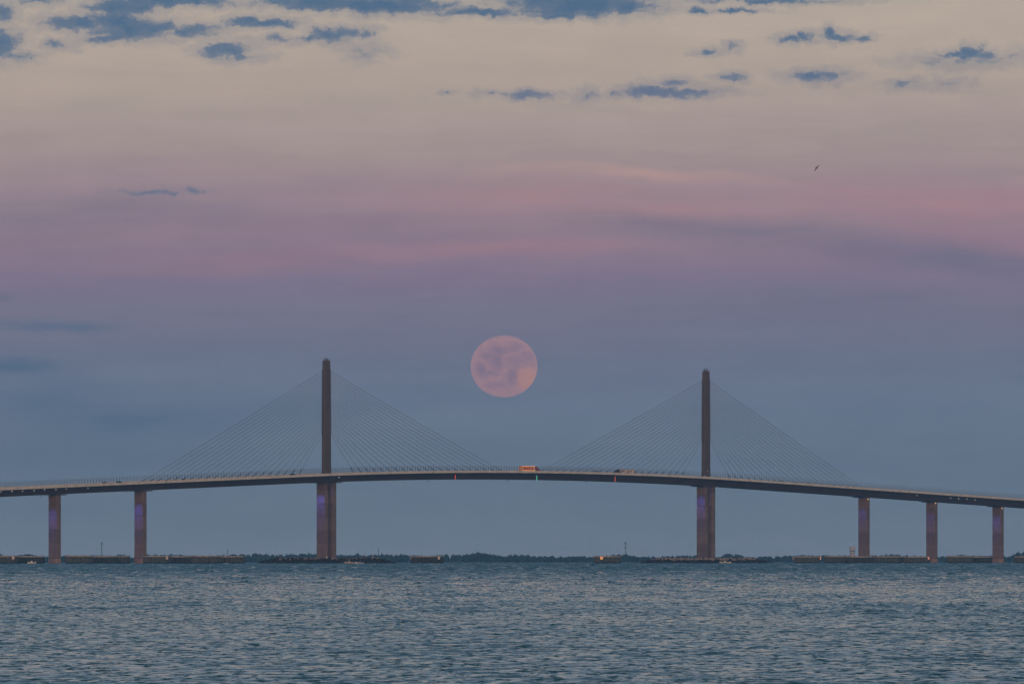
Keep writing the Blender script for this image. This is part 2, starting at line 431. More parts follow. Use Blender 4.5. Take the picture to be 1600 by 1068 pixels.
# ------------------------------------------------------------------ far shore: low land and one mass of mangrove wood about 10 km off
SH = 9900.0
prof = [(-900, 866), (-500, 865), (-200, 867), (0, 864), (8, 868), (35, 865.2), (48, 863.4), (56, 865), (64, 868.8), (100, 866.4), (112, 868), (140, 866.6), (158, 866), (172, 867.5), (185, 865), (197, 866),
    (205, 868.8), (230, 865.2), (250, 864.8), (270, 865), (285, 865.4), (300, 866.8), (320, 867.7), (345, 866), (370, 864.2), (385, 864.8), (397, 862.8), (410, 864.8), (428, 864), (455, 864), (461, 865.6),
    (470, 863.2), (480, 862.8), (490, 864), (520, 865), (550, 865.6), (560, 863.6), (575, 865.2), (590, 864.8), (610, 865.6), (620, 866), (632, 864.6), (648, 866), (690, 866.4), (700, 865), (708, 864.3),
    (716, 866), (725, 866.2), (735, 864), (745, 862), (750, 860.6), (757, 862.4), (765, 864), (785, 867), (795, 866.5), (805, 865), (825, 866), (850, 868.4), (862, 866.6), (870, 868.6), (885, 868.2), (905, 868),
    (912, 866.2), (922, 867.7), (940, 868), (953, 867.2), (959, 864.4), (966, 864.6), (972, 866), (976, 864.3), (984, 866), (995, 868), (1005, 869.3), (1020, 868), (1032, 869), (1050, 867), (1060, 866.2), (1075, 867), (1090, 866.8),
    (1122, 868.8), (1130, 866), (1138, 863.8), (1148, 864.4), (1160, 866), (1164, 869.6), (1185, 869.3), (1193, 868), (1200, 866.6), (1206, 868.6), (1218, 868.4), (1227, 866.6), (1238, 868), (1255, 865.7), (1270, 867.5), (1300, 865.7),
    (1320, 866.6), (1345, 868), (1370, 866.6), (1395, 864.4), (1402, 865.2), (1412, 867), (1425, 866.2), (1440, 867.2), (1470, 868), (1485, 867.6), (1500, 864.8), (1511, 867), (1535, 866.8), (1570, 868), (1582, 867),
    (1586, 862), (1592, 859.3), (1606, 858.8), (1625, 861), (1660, 866), (1900, 865), (2500, 866)]
pxs = [p[0] for p in prof]; pys = [p[1] for p in prof]
def shore_top(px):                                    # canopy height above the water there
    y = float(np.interp(px, pxs, pys))
    return CAM_H+(EYE_Y-y)*SH/FPX+SH*SH/(2*R_EARTH)
def build_shore():
    m = MB()
    xs = np.linspace(-1600, 1600, 120)
    rows = []
    for (yy, zz) in ((SH-60, -1.2), (SH-46, 0.7), (SH+500, 1.6), (SH+640, -1.5)):
        rows.append([(float(x), yy+25*math.sin(x*0.013)+14*math.sin(x*0.041), zz+drop(x, yy)) for x in xs])
    nx = len(xs)
    m.add([p for r in rows for p in r], [(k*nx+i, k*nx+i+1, (k+1)*nx+i+1, (k+1)*nx+i) for k in range(3) for i in range(nx-1)])
    land = m.build('far_shore_land', mat('shore_mud', (0.05, 0.05, 0.04), 0.95, 0.3, 0.02))
    tag(land, kind='structure')
    r = random.Random(3)
    vs, fs = [], []
    def leaf(x, y, z, s):
        a = Vector((r.gauss(0, 1), r.gauss(0, 1), r.gauss(0, 1))).normalized()
        e = a.orthogonal().normalized()*s; g = a.cross(e)*r.uniform(0.6, 1.0)
        o = len(vs); c = Vector((x, y, z))
        vs.extend([tuple(c-e), tuple(c+g*0.8), tuple(c+e), tuple(c-g*0.8)]); fs.append((o, o+1, o+2, o+3))
    for k in range(3000):
        x = r.uniform(-1500, 1500)
        dy = r.choice((r.uniform(-42, -10), r.uniform(-10, 60)))
        y = SH+dy+25*math.sin(x*0.013)+14*math.sin(x*0.041)
        px = 800+FPX*x/y
        inview = -60 < px < 1660
        if not inview and r.random() < 0.35: continue
        h = shore_top(px)*(r.uniform(0.80, 1.05) if dy > -10 else r.uniform(0.7, 0.96))
        rad = r.uniform(2.6, 5.2)
        z0 = drop(x, y)
        nl = 30 if inview else 18
        o = len(vs); ns = 6
        for (tt, kk) in ((0.0, 1.0), (0.45, 1.1), (0.75, 0.85), (0.93, 0.35)):
            for q in range(ns):
                an = q*2*math.pi/ns+tt*2; jr = rad*kk*r.uniform(0.75, 1.15)
                vs.append((x+jr*math.cos(an), y+jr*math.sin(an), z0-0.5+tt*h*r.uniform(0.95, 1.02)+0.2))
        for kk in range(3):
            for q in range(ns): fs.append((o+kk*ns+q, o+kk*ns+(q+1) % ns, o+(kk+1)*ns+(q+1) % ns, o+(kk+1)*ns+q))
        fs.append(tuple(o+3*ns+q for q in range(ns)))
        for q in range(nl):
            t = r.random()**0.75
            zz = 0.4+t*(h-0.6)
            rr = rad*(1.0 if t < 0.62 else math.sqrt(max(0.03, 1-((t-0.62)/0.38)**2)))
            an = r.uniform(0, 2*math.pi); q2 = rr*math.sqrt(r.random())
            leaf(x+q2*math.cos(an), y+q2*math.sin(an), z0+zz, r.uniform(0.55, 1.25))
    me = bpy.data.meshes.new('mangrove_wood'); me.from_pydata(vs, [], fs)
    fm = mat('mangrove_leaves', (0.03, 0.05, 0.03), 0.8, 0.45, 0.05)
    me.materials.append(fm)
    o = link_mesh('mangrove_wood', me)
    tag(o, 'long low wood of dark trees along the far shore', 'wood', kind='stuff')
build_shore()

# ------------------------------------------------------------------ the bridge's own coordinates: s along, v across (towards the camera), z above the water
P0 = Vector((-120.1, 4744.0)); P1 = Vector((132.3, 5001.0))
SPAN = (P1-P0).length
U = (P1-P0)/SPAN
V = Vector((U.y, -U.x))
ANG = math.atan2(U.y, U.x)
MID = SPAN/2
def B(s, v, z):
    x = P0.x+U.x*s+V.x*v; y = P0.y+U.y*s+V.y*v
    return Vector((x, y, z+drop(x, y)))
def s_at(px, v=0.0):                                   # where along the bridge a bearing crosses the line v
    k = (px-800)/FPX
    ax, ay = P0.x+V.x*v, P0.y+V.y*v
    return (k*ay-ax)/(U.x-k*U.y)
def rail_z(s):                                         # top of the parapet
    d = abs(s-MID); d0 = 216.0; a = 9.26e-5
    return 61.3-a*d*d if d < d0 else 61.3-a*d0*d0-2*a*d0*(d-d0)
def road_z(s): return rail_z(s)-1.05
S0, S1 = -430.0, 850.0
base = B(0, 0, 0)
bridge = empty('cable_stayed_bridge', base)
tag(bridge, 'long concrete cable stayed bridge with two slender pylons over the bay', 'bridge')
def L(s, v, z): return B(s, v, z)-base

def sweep(section, s0=S0, s1=S1, step=5.0, m=None, closed=True):
    m = m or MB()
    n = int((s1-s0)/step)+1
    rings = []
    for k in range(n+1):
        s = s0+(s1-s0)*k/n
        rings.append([L(s, v, road_z(s)+z) for v, z in section])
    return m.rings(rings)
# box girder: wide wings, sloping webs, narrow bottom slab
sec = [(14.4, -0.02), (14.4, -0.42), (9.2, -0.85), (5.4, -4.75), (-5.4, -4.75), (-9.2, -0.85), (-14.4, -0.42), (-14.4, -0.02)]
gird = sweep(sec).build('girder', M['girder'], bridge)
sweep([(14.0, 0.04), (14.0, 0.0), (-14.0, 0.0), (-14.0, 0.04)]).build('road_surface', M['asphalt'], bridge)
for sg in (1, -1):
    sweep([(sg*14.75, 1.05), (sg*14.75, -0.47), (sg*14.42, -0.47), (sg*14.42, 0.2), (sg*14.25, 0.35), (sg*14.35, 1.05)]).build('parapet', M['parapet'], bridge)
    sweep([(sg*1.75, 0.85), (sg*1.95, 0.05), (sg*1.6, 0.05), (sg*1.6, 0.85)]).build('median_barrier', M['parapet'], bridge)
    lm = MB()
    for vv in (3.2, 10.6):
        sweep([(sg*vv, 0.048), (sg*vv, 0.044), (sg*(vv+.15), 0.044), (sg*(vv+.15), 0.048)], m=lm)
    lm.build('lane_line', M['line'], bridge)
# safety fence: thin posts with two rails and fine wires
for sg in (1, -1):
    m = MB(); s = S0+1
    while s < S1:
        z = rail_z(s)
        p, q = L(s, sg*14.58, z-0.3), L(s, sg*14.58, z+2.75)
        m.tube(p, q, 0.13, n=4)
        m.tube(q, L(s, sg*14.1, z+3.3), 0.10, n=4)
        s += 2.44
    tag(m.build('fence_posts', M['steel_dark'], bridge), kind='stuff')
    m = MB()
    for hz in (0.55, 1.2, 1.9, 2.6):
        sweep([(sg*14.60, 1.05+hz), (sg*14.57, 1.05+hz), (sg*14.57, 1.08+hz), (sg*14.60, 1.08+hz)], m=m, step=12)
    tag(m.build('fence_wires', M['steel_grey'], bridge), kind='stuff')

# piers: stacked hollow segments with recessed joints on a pile cap
def rect_ring(s, hs, hv, z, ch=0.35, rz=None):
    pts = [(-hs+ch, -hv), (hs-ch, -hv), (hs, -hv+ch), (hs, hv-ch), (hs-ch, hv), (-hs+ch, hv), (-hs, hv-ch), (-hs, -hv+ch)]
    return [L(s+a, b, z) for a, b in pts]
JOINTS = [3.0, 13.0, 21.3, 30.0, 38.6, 47.0, 55.0]
def pier(s, hs, hv, name='pier', cap=True, start=0.0):
    top = road_z(s)-4.75-0.55
    p = empty(name, L(s, 0, 0)); p.parent = bridge
    off = L(s, 0, 0)
    def put(m, nm, mt):
        m.vs = [tuple(Vector(v)-off) for v in m.vs]
        return m.build(nm, mt, p)
    if cap:
        m = MB(); m.rings([rect_ring(s, hs+0.12, hv+0.15, z, 0.5) for z in (-2.5, 2.95)])
        put(m, 'pile_cap', M['footing'])
    js = [max(start, j) for j in JOINTS if j < top-3]+[top]
    js = sorted(set(js))
    for k in range(len(js)-1):
        a, b = js[k], js[k+1]
        m = MB()
        m.rings([rect_ring(s, hs, hv, z) for z in (a+0.15, b-0.15)])
        put(m, 'pier_segment', M['pier'] if (k+int(abs(s))) % 2 else M['pier_b'])
    m = MB(); m.rings([rect_ring(s, hs-0.4, hv-0.4, z) for z in (max(start, 2.0), top)])
    put(m, 'pier_core', M['pier_b'])
    m = MB(); m.rings([rect_ring(s, hs+e, 5.2, z, 0.2) for e, z in ((3.2, top), (4.6, top+0.56))])
    put(m, 'bearing_block', M['girder'])
    return p
PIERS = [s_at(x) for x in (85.5, 219.5)]+[s_at(x) for x in (1350.0, 1456.0, 1559.5)]
for s in PIERS+[PIERS[0]-72.5, PIERS[-1]+72.0]:
    pier(s, 1.9, 4.0)
for s in (0.0, SPAN):
    # the pylon legs under the deck are a pair of wall piers
    pier(s-3.5, 1.75, 4.05, 'pylon_pier', cap=False, start=1.0)
    pier(s+3.6, 1.75, 4.05, 'pylon_pier', cap=False, start=1.0)
    # pylon above the deck
    py = empty('pylon', L(s, 0, road_z(s))); py.parent = bridge
    off = L(s, 0, road_z(s))
    def put(m, nm, mt, kind=None):
        m.vs = [tuple(Vector(v)-off) for v in m.vs]
        o = m.build(nm, mt, py)
        if kind: o['kind'] = kind
    top = 130.6 if s == 0 else 130.4
    zr = road_z(s)
    def half(z):
        t = (z-zr)/(top-zr)
        return 3.30+(2.72-3.30)*t, 1.40+(1.15-1.40)*t
    zs = [zr-0.5, 72, 84, 96, 108, 120, top]
    m = MB()
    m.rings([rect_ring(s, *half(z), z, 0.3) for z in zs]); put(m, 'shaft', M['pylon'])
    m = MB()
    for i in range(21):
        z = 84.6+i*2.0
        hs, hv = half(z)
        for sg in (1, -1):
            # pocket that each stay enters: a hood with a shadowed underside
            m.rings([[L(s+sg*(hs-0.05), -0.72, z-0.75), L(s+sg*(hs-0.05), 0.72, z-0.75), L(s+sg*(hs-0.05), 0.72, z+0.62), L(s+sg*(hs-0.05), -0.72, z+0.62)],
                     [L(s+sg*(hs+0.95), -0.8, z-0.3), L(s+sg*(hs+0.95), 0.8, z-0.3), L(s+sg*(hs+0.5), 0.8, z+0.45), L(s+sg*(hs+0.5), -0.8, z+0.45)]])
    put(m, 'anchor_hoods', M['pylon'], 'stuff')
    m = MB(); hs, hv = half(top)
    m.rings([rect_ring(s, hs-0.3, hv-0.3, z, 0.2) for z in (top-0.1, top+0.5)]); put(m, 'cap', M['pylon'])
    m = MB()
    for a in (-1, -.33, .33, 1):
        for b in (-1, 1):
            m.tube(L(s+a*(hs-0.2), b*(hv-0.15), top), L(s+a*(hs-0.2), b*(hv-0.15), top+1.5), 0.06, n=5)
    for b in (-1, 1):
        m.tube(L(s-(hs-0.2), b*(hv-0.15), top+1.5), L(s+(hs-0.2), b*(hv-0.15), top+1.5), 0.06, n=5)
    put(m, 'railing', M['steel_dark'])
    m = MB(); m.tube(L(s-0.3, 0, top+0.4), L(s-0.3, 0, top+4.2), 0.10, 0.04, n=6); put(m, 'lightning_rod', M['steel_dark'])
    for a in (-1.4, 0.9):
        m = MB(); m.lathe([(0.3, 0), (0.34, 0.9), (0.22, 1.5), (0.05, 1.7)], 10, L(s+a, 0, top+0.5)); put(m, 'beacon', M['steel_dark'])
    # stays in one plane over the median
    for sg in (1, -1):
        for i in range(21):
            z = 84.6+i*2.0
            hs, hv = half(z)
            sd_ = sg*(25.4+i*(163.6-25.4)/20)
            a = L(s+sg*(hs+0.1), 0, z-0.1)
            b = L(s+sd_, 0, road_z(s+sd_)+0.2)
            n = 6
            m = MB()
            pts = []
            for k in range(n+1):
                t = k/n
                p = a.lerp(b, t); p.z -= 4*t*(1-t)*0.0022*(b-a).length
                pts.append(p)
            d = (b-a).normalized(); e = d.orthogonal().normalized(); g = d.cross(e)
            m.rings([[p+(e*math.cos(q*math.pi/3)+g*math.sin(q*math.pi/3))*0.108 for q in range(6)] for p in pts])
            cb = m.build('stay_cable', M['cable'], bridge, smooth=True)
            m = MB(); p1 = pts[-1]; p0 = p1-(pts[-1]-pts[-2]).normalized()*5.2; pm = p1-(pts[-1]-pts[-2]).normalized()*4.6
            m.tube(p1, p0, 0.24, n=8); m.tube(pm, p0, 0.36, n=8)
            m.build('guide_pipe', M['steel_dark'], cb)

# ------------------------------------------------------------------ lamps on the bridge
def nav_light(px, y0, y1, mt, label):
    s = s_at(px, 15.0)
    p = B(s, 15.05, 0)
    k = p.y/FPX
    zt, zb = CAM_H+(EYE_Y-y0)*k, CAM_H+(EYE_Y-y1)*k
    e = empty('navigation_light', (p.x, p.y, zb)); h = zt-zb
    e.rotation_euler = (0, 0, ANG)
    MB().tube((0, 0, 0), (0, 0, h), 0.20, n=10).build('light_tube', mt, e)
    MB().tube((0, 0, h), (0, 0, h+0.35), 0.28, n=10).tube((0, 0, -0.3), (0, 0, 0), 0.28, n=10).build('end_cap', M['steel_dark'], e)
    zr = B(s, 15, rail_z(s)).z-zb
    MB().tube((0, 0.12, h), (0, 0.12, zr-0.4), 0.07, n=6).box((0, 0.32, zr-0.7), (0.12, 0.42, 0.08)).build('bracket', M['steel_dark'], e)
    tag(e, label, 'navigation light', 'navigation lights on the main span')
nav_light(711.3, 741.2, 749.0, M['red'], 'red upright navigation light on the girder between left pylon and orange truck')
nav_light(838.6, 742.4, 750.8, M['green'], 'green upright navigation light on the girder below the orange truck')
nav_light(961.0, 744.3, 752.0, M['amber'], 'orange red upright navigation light on the girder below white truck cab')
for px, lab in ((668, 'left of the red navigation light'), (793, 'left of the green navigation light'), (915.5, 'left of the orange red navigation light')):
    s = s_at(px, 5.0); p = B(s, 5.0, road_z(s)-4.75)
    e = empty('underside_lamp', p)
    MB().tube((0, 0, -0.5), (0, 0, 0), 0.12, n=8).build('stem', M['steel_dark'], e)
    MB().lathe([(0.05, -1.3), (0.3, -1.2), (0.34, -0.7), (0.2, -0.45)], 12).build('lamp_body', M['steel_dark'], e)
    tag(e, 'tiny dark lamp hanging under the girder '+lab, 'lamp', 'lamps under the main span')
lm = MB().lathe([(0.05, -0.3), (0.30, -0.2), (0.34, 0.0), (0.24, 0.22), (0.05, 0.3)], 12).mesh('lamp_globe', M['lamp'])
lw = MB().lathe([(0.05, -0.3), (0.24, -0.2), (0.28, 0.0), (0.2, 0.22), (0.05, 0.3)], 12).mesh('lamp_globe', M['warm'])
lb = MB().box((0, 0.38, 0.1), (0.08, 0.4, 0.06)).mesh('bracket', M['steel_dark'])
def deck_lamp(px, py, label, group):
    s = s_at(px, 12.0); p = B(s, 12.0, 0); z = CAM_H+(EYE_Y-py)*p.y/FPX
    # hang on the sloping web: find the web's v there
    rel = z-B(s, 12, road_z(s)).z
    v = 9.2+(5.4-9.2)*(min(max(rel, -4.75), -0.85)+0.85)/(-3.9)+0.75
    p = B(s, v, 0); p.z = z
    e = empty('deck_lamp', p, (0, 0, ANG))
    link_mesh('lamp_globe', lm, e); link_mesh('bracket', lb, e)
    tag(e, label, 'lamp', group)
LEFT = [(6, 767.6), (23, 767), (40, 766.6), (58, 766), (74, 764.6), (92, 764.2), (108, 763.2), (142, 762)]
ORD = ('first', 'second', 'third', 'fourth', 'fifth', 'sixth', 'seventh', 'eighth')
for i, (px, py) in enumerate(LEFT):
    deck_lamp(px, py, 'small white lamp on the girder, '+ORD[i]+' from the left picture edge', 'white lamps on the girder at the left')
deck_lamp(534.6, 745.2, 'single white lamp on the girder just right of the left pylon', 'white lamps on the girder')
for i, (px, py) in enumerate([(1528.5, 780.2), (1516, 779.2), (1503, 778.6), (1490.3, 777.5), (1437.5, 773.4)]):
    deck_lamp(px, py, 'small white lamp on the girder, '+ORD[i]+' from the right picture edge', 'white lamps on the girder at the right')
for px, py, lab in ((1356.3, 779.5, 'third'), (1461.5, 785.5, 'second'), (1565.3, 793.5, 'first')):
    s = s_at(px, 4.0); v = 4.2
    p = B(s, v, 0); p.z = CAM_H+(EYE_Y-py)*p.y/FPX
    e = empty('pier_lamp', p, (0, 0, ANG))
    link_mesh('lamp_globe', lw, e); link_mesh('bracket', lb, e)
    tag(e, 'small yellow lamp at the top of the '+lab+' pier from the right edge', 'lamp', 'yellow lamps on the right piers')
for (px, py, lab, mt) in ((1105.7, 736.0, 'upper small lamp on the foot of the right pylon', lm), (1100.6, 743.0, 'lower small lamp on the foot of the right pylon', lm)):
    v = 1.55; s = s_at(px, v); p = B(s, v, 0); p.z = CAM_H+(EYE_Y-py)*p.y/FPX
    e = empty('pylon_lamp', p, (0, 0, ANG))
    g = link_mesh('lamp_globe', mt, e); g.scale = (0.7, 0.7, 0.7); b = link_mesh('bracket', lb, e); b.scale = (0.5, 0.5, 0.5)
    tag(e, lab, 'lamp')

# blue floodlights that wash the piers: a housing hung under the girder and its lamp
hous = MB().rings([[(0, -0.35, -0.3), (0, 0.35, -0.3), (0, 0.35, 0.3), (0, -0.35, 0.3)], [(-0.5, -0.2, -0.15), (-0.5, 0.2, -0.15), (-0.5, 0.2, 0.15), (-0.5, -0.2, 0.15)]]).mesh('housing', M['steel_dark'])
lens = MB().box((0.03, 0, 0), (0.02, 0.3, 0.25)).mesh('lens', M['blue'])
def flood(s_pier, hs, power, where, v=0.3, down=15.0, ds=-12.0, ang=62):
    down += 5 if ds < -5 else 0
    s = s_pier+ds
    zt = road_z(s)-4.75
    a = B(s, v, zt-0.8); t = B(s_pier-hs, v, zt-down)
    q = (t-a).to_track_quat('X', 'Z')
    e = empty('floodlight', a)
    for me, nm in ((hous, 'housing'), (lens, 'lens')):
        o = link_mesh(nm, me, e); o.rotation_euler = q.to_euler()
    MB().tube((0, 0, 0), (0, 0, 0.82), 0.06, n=6).build('hanger', M['steel_dark'], e)
    ld = bpy.data.lights.new('flood_lamp', 'SPOT')
    ld.energy = power; ld.color = (0.12, 0.15, 1.0); ld.spot_size = math.radians(ang); ld.spot_blend = 1.0; ld.shadow_soft_size = 0.3
    lo = bpy.data.objects.new('flood_lamp', ld); C.objects.link(lo); lo.parent = e
    dirv = (t-a).normalized()
    lo.location = dirv*0.25
    lo.rotation_euler = dirv.to_track_quat('-Z', 'Y').to_euler()
    tag(e, where, 'floodlight', 'blue floodlights under the deck')
FP = 19000
flood(PIERS[0], 1.9, FP*0.9, 'blue floodlight under the deck left of the leftmost pier', down=17)
flood(PIERS[1], 1.9, FP, 'blue floodlight under the deck left of the second pier from the left', down=15)
flood(-3.5, 1.75, FP, 'blue floodlight under the deck left of the left pylon', down=13)
flood(SPAN-3.5, 1.75, FP*0.8, 'blue floodlight under the deck left of the right pylon', down=12)
flood(PIERS[2], 1.9, FP*0.55, 'blue floodlight under the deck left of the third pier from the right', down=15)
flood(PIERS[3], 1.9, FP*0.40, 'blue floodlight under the deck left of the second pier from the right', down=15)
flood(PIERS[4], 1.9, FP*0.50, 'blue floodlight under the deck left of the rightmost pier', down=12)
flood(3.6, 1.75, FP*0.05, 'blue floodlight between the two legs under the left pylon', v=3.2, down=14, ds=-3.4, ang=60)
flood(SPAN+3.6, 1.75, FP*0.05, 'blue floodlight between the two legs under the right pylon', v=3.2, down=12, ds=-3.4, ang=60)

# ------------------------------------------------------------------ traffic
def car_paint(name, c): return mat(name, c, 0.3, 0.03, 2.0)
wheel_me = MB().lathe([(0.20, -0.11), (0.33, -0.11), (0.34, 0.0), (0.33, 0.11), (0.20, 0.11)], 18).mesh('wheel', M['black'])
rim_me = MB().lathe([(0.03, -0.115), (0.19, -0.115), (0.21, 0.115), (0.03, 0.10)], 14).mesh('rim', M['steel_grey'])
big_wheel = MB().lathe([(0.3, -0.16), (0.49, -0.16), (0.51, 0.0), (0.49, 0.16), (0.3, 0.16)], 18).mesh('wheel', M['black'])
def car(name, paint, label, px, v, kind='sedan', heading=1):
    s = s_at(px, v)
    sl = math.atan2(road_z(s+1)-road_z(s-1), 2)
    e = empty(name, B(s, v, road_z(s)+0.05))
    e.rotation_euler = (0, -sl*heading, ANG if heading > 0 else ANG+math.pi)
    if kind == 'sedan':
        body = [(-2.3, 0.35), (-2.35, 0.75), (-2.2, 0.95), (-1.6, 1.0), (1.0, 0.98), (2.0, 0.82), (2.3, 0.65), (2.32, 0.35)]
        cab = [(-1.75, 0.97), (-1.15, 1.42), (0.25, 1.45), (1.15, 0.96)]
    elif kind == 'suv':
        body = [(-2.35, 0.4), (-2.4, 0.85), (-2.3, 1.12), (1.0, 1.15), (2.1, 1.02), (2.4, 0.8), (2.42, 0.4)]
        cab = [(-2.25, 1.1), (-2.0, 1.75), (0.2, 1.8), (1.15, 1.12)]
    else:
        body = [(-2.8, 0.5), (-2.85, 1.1), (-0.9, 1.12), (-0.85, 1.15), (1.5, 1.15), (2.6, 1.1), (2.8, 0.9), (2.82, 0.5)]
        cab = [(-0.95, 1.1), (-0.75, 1.8), (0.75, 1.85), (1.55, 1.12)]
    m = MB()
    ym = 0.9
    m.rings([[(x, -ym*0.94, z) for x, z in body], [(x, -ym, z*0.98) for x, z in body], [(x, ym, z*0.98) for x, z in body], [(x, ym*0.94, z) for x, z in body]])
    m.build('body', paint, e)
    m = MB(); z0 = min(z for x, z in cab); z1 = max(z for x, z in cab)
    ins = lambda z: 0.86-0.2*(z-z0)/(z1-z0)
    m.rings([[(x, -ins(z), z) for x, z in cab], [(x, ins(z), z) for x, z in cab]])
    m.build('windows', M['glass'], e)
    m = MB(); tp = [q for q in cab if q[1] > z0+0.25]
    x0, x1 = min(q[0] for q in tp), max(q[0] for q in tp)
    m.box(((x0+x1)/2, 0, z1+0.01), ((x1-x0)/2, 0.64, 0.03)); m.build('roof', paint, e)
    for x in (-1.45, 1.45):
        for y in (-0.8, 0.8):
            o = link_mesh('wheel', wheel_me, e, (x, y, 0.34), (math.pi/2, 0, 0)); link_mesh('rim', rim_me, o)
    for y in (-0.62, 0.62):
        MB().box((body[-2][0]-0.02, y, 0.68), (0.06, 0.18, 0.08)).build('headlight', M['lamp'] if kind == 'lit' else M['white'], e)
        MB().box((body[1][0]+0.02, y, 0.8), (0.05, 0.16, 0.08)).build('tail_light', M['mark'], e)
    tag(e, label, 'car', 'cars crossing the bridge')
dark, wh, gr = car_paint('dark_car_paint', (0.025, 0.025, 0.03)), car_paint('white_car_paint', (0.62, 0.62, 0.60)), car_paint('maroon_car_paint', (0.06, 0.02, 0.022))
car('pickup_truck', wh, 'white pickup on the bridge between the two leftmost piers, left of a dark car', 163, 6.0, 'pickup')
car('car', dark, 'dark car on the bridge right behind the white pickup near the second pier', 187, 8.5, 'suv', 1)
car('car', dark, 'dark low car on the bridge under the outermost left stays', 287, 8.5)
car('car', gr, 'dark maroon car on the bridge just left of the left pylon', 458, 8.5, 'suv')
car('car', dark, 'dark car on the bridge left of the white semi trailer truck', 933, 8.0, 'suv')
car('car', dark, 'dark car on the bridge under the stays midway between right pylon and third pier', 1221, 8.0, 'suv')
car('car', dark, 'dark low car on the bridge just right of the right pylon', 1119, 8.0)
car('car', wh, 'pale car on the bridge just left of the right pylon', 1046, -8.0, 'sedan', -1)

def semi(name, px_front, v, heading, length, cabm, boxm, label, marks, lamps=None, day=True):
    s = s_at(px_front, v)
    sl = math.atan2(road_z(s+1)-road_z(s-1), 2)
    e = empty(name, B(s, v, road_z(s)+0.05))
    e.rotation_euler = (0, -sl*heading, ANG if heading > 0 else ANG+math.pi)
    # origin at the front bumper, +x forward
    T = length
    m = MB()
    m.extrude([(-0.15, 0.55), (-0.05, 1.0), (-0.25, 1.55), (-1.75, 1.75), (-1.8, 0.55)], -1.0, 1.0)
    m.build('hood', cabm, e)
    m = MB()
    cab = [(-1.75, 0.7), (-1.7, 1.7), (-2.35, 2.75), (-2.9, 2.95), (-3.3, 2.95), (-3.3, 0.7)]
    m.extrude(cab, -1.18, 1.18); m.build('cab', cabm, e)
    MB().extrude([(-3.3, 0.8), (-3.3, 3.2), (-3.6, 3.75), (-4.9, 3.85), (-4.9, 0.8)], -1.2, 1.2).build('sleeper', cabm, e)
    MB().extrude([(-1.70, 1.78), (-2.28, 2.70), (-2.36, 2.70), (-1.80, 1.78)], -1.02, 1.02).build('windscreen', M['glass'], e)
    for y in (-1.195, 1.195):
        MB().box((-2.7, y, 2.15), (0.4, 0.012, 0.32)).build('side_window', M['glass'], e)
        MB().tube((-4.98, y*0.92, 0.9), (-4.98, y*0.92, 4.0), 0.09, n=8).build('exhaust_stack', M['steel_grey'], e)
        MB().tube((-3.4, y*0.9, 0.72), (-4.8, y*0.9, 0.72), 0.33, n=10).build('fuel_tank', M['steel_grey'], e)
        MB().box((-1.9, y*1.12, 2.2), (0.08, 0.1, 0.35)).build('mirror', M['black'], e)
        MB().box((-0.16, y*0.7, 1.05), (0.09, 0.2, 0.12)).build('headlight', M['white'], e)
    MB().box((-0.02, 0, 0.55), (0.12, 1.15, 0.2)).build('bumper', M['steel_grey'], e)
    MB().box((-4.6, 0, 0.95), (3.6, 0.45, 0.12)).build('chassis', M['black'], e)
    # trailer
    x1 = -5.5; x0 = -T
    tr = MB().box(((x0+x1)/2, 0, 2.62), ((x1-x0)/2, 1.28, 1.42)).build('trailer_box', boxm, e)
    MB().box(((x0+x1)/2, 0, 4.06), ((x1-x0)/2+0.02, 1.3, 0.05)).box(((x0+x1)/2, 0, 1.18), ((x1-x0)/2+0.02, 1.3, 0.07)).build('trailer_rail', M['steel_grey'], tr)
    for (a, b, z0, z1, mm) in marks:
        for y in (-1.29, 1.29):
            MB().box((x1+(x0-x1)*(a+b)/2, y, (z0+z1)/2), (abs(x1-x0)*(b-a)/2, 0.008, (z1-z0)/2)).build('side_marking', mm, tr)
    if lamps:  # rows of glowing strips added to brighten the trailer side
        for y in (-1.31, 1.31):
            m = MB()
            for i in range(14):
                for z in (1.28, 3.98):
                    m.box((x1+(x0-x1)*(i+0.5)/14, y, z), (0.16, 0.02, 0.07))
            m.build('added_glow_strips', lamps, tr)
    for x in (-1.1, -5.3, -6.6, x0+1.2, x0+2.5):
        for y in (-1.02, 1.02):
            link_mesh('wheel', big_wheel, e, (x, y, 0.51), (math.pi/2, 0, 0))
    MB().box((x0+0.1, 0, 0.7), (0.06, 1.1, 0.08)).box((x0+0.1, 0.6, 0.95), (0.05, 0.05, 0.3)).box((x0+0.1, -0.6, 0.95), (0.05, 0.05, 0.3)).build('underride_guard', M['steel_grey'], tr)
    tag(e, label, 'truck', 'trucks crossing the bridge')
orange = mat('bright_orange_trailer', (0.95, 0.33, 0.08), 0.35, 0.08, 0.6)
orange_red = mat('deep_red_cab_paint', (0.35, 0.05, 0.03), 0.3, 0.05, 1.0)
paleor = mat('pale_orange_marking', (0.95, 0.62, 0.36), 0.5, 0.05, 1.0)
redmk = mat('red_marking', (0.88, 0.20, 0.05), 0.5, 0.05, 1.0)
amber_glow = mat('added_amber_glow', (0.8, 0.3, 0.05), 0.4, emit=(1.0, 0.42, 0.10), estr=5.0)  # glow added to lift the orange trailer's brightness
semi('semi_truck', 843.5, 6.5, 1, 18.6, orange_red, orange, 'bright orange semi trailer truck with dark red cab at mid span',
     [(0.02, 0.14, 1.4, 3.9, paleor), (0.34, 0.40, 1.5, 3.7, paleor), (0.17, 0.31, 1.9, 3.3, redmk), (0.45, 0.86, 1.9, 3.4, redmk), (0.90, 0.99, 1.4, 3.9, paleor)], amber_glow)
whitetr = mat('weathered_white_trailer', (0.80, 0.74, 0.68), 0.5, 0.1, 0.5)
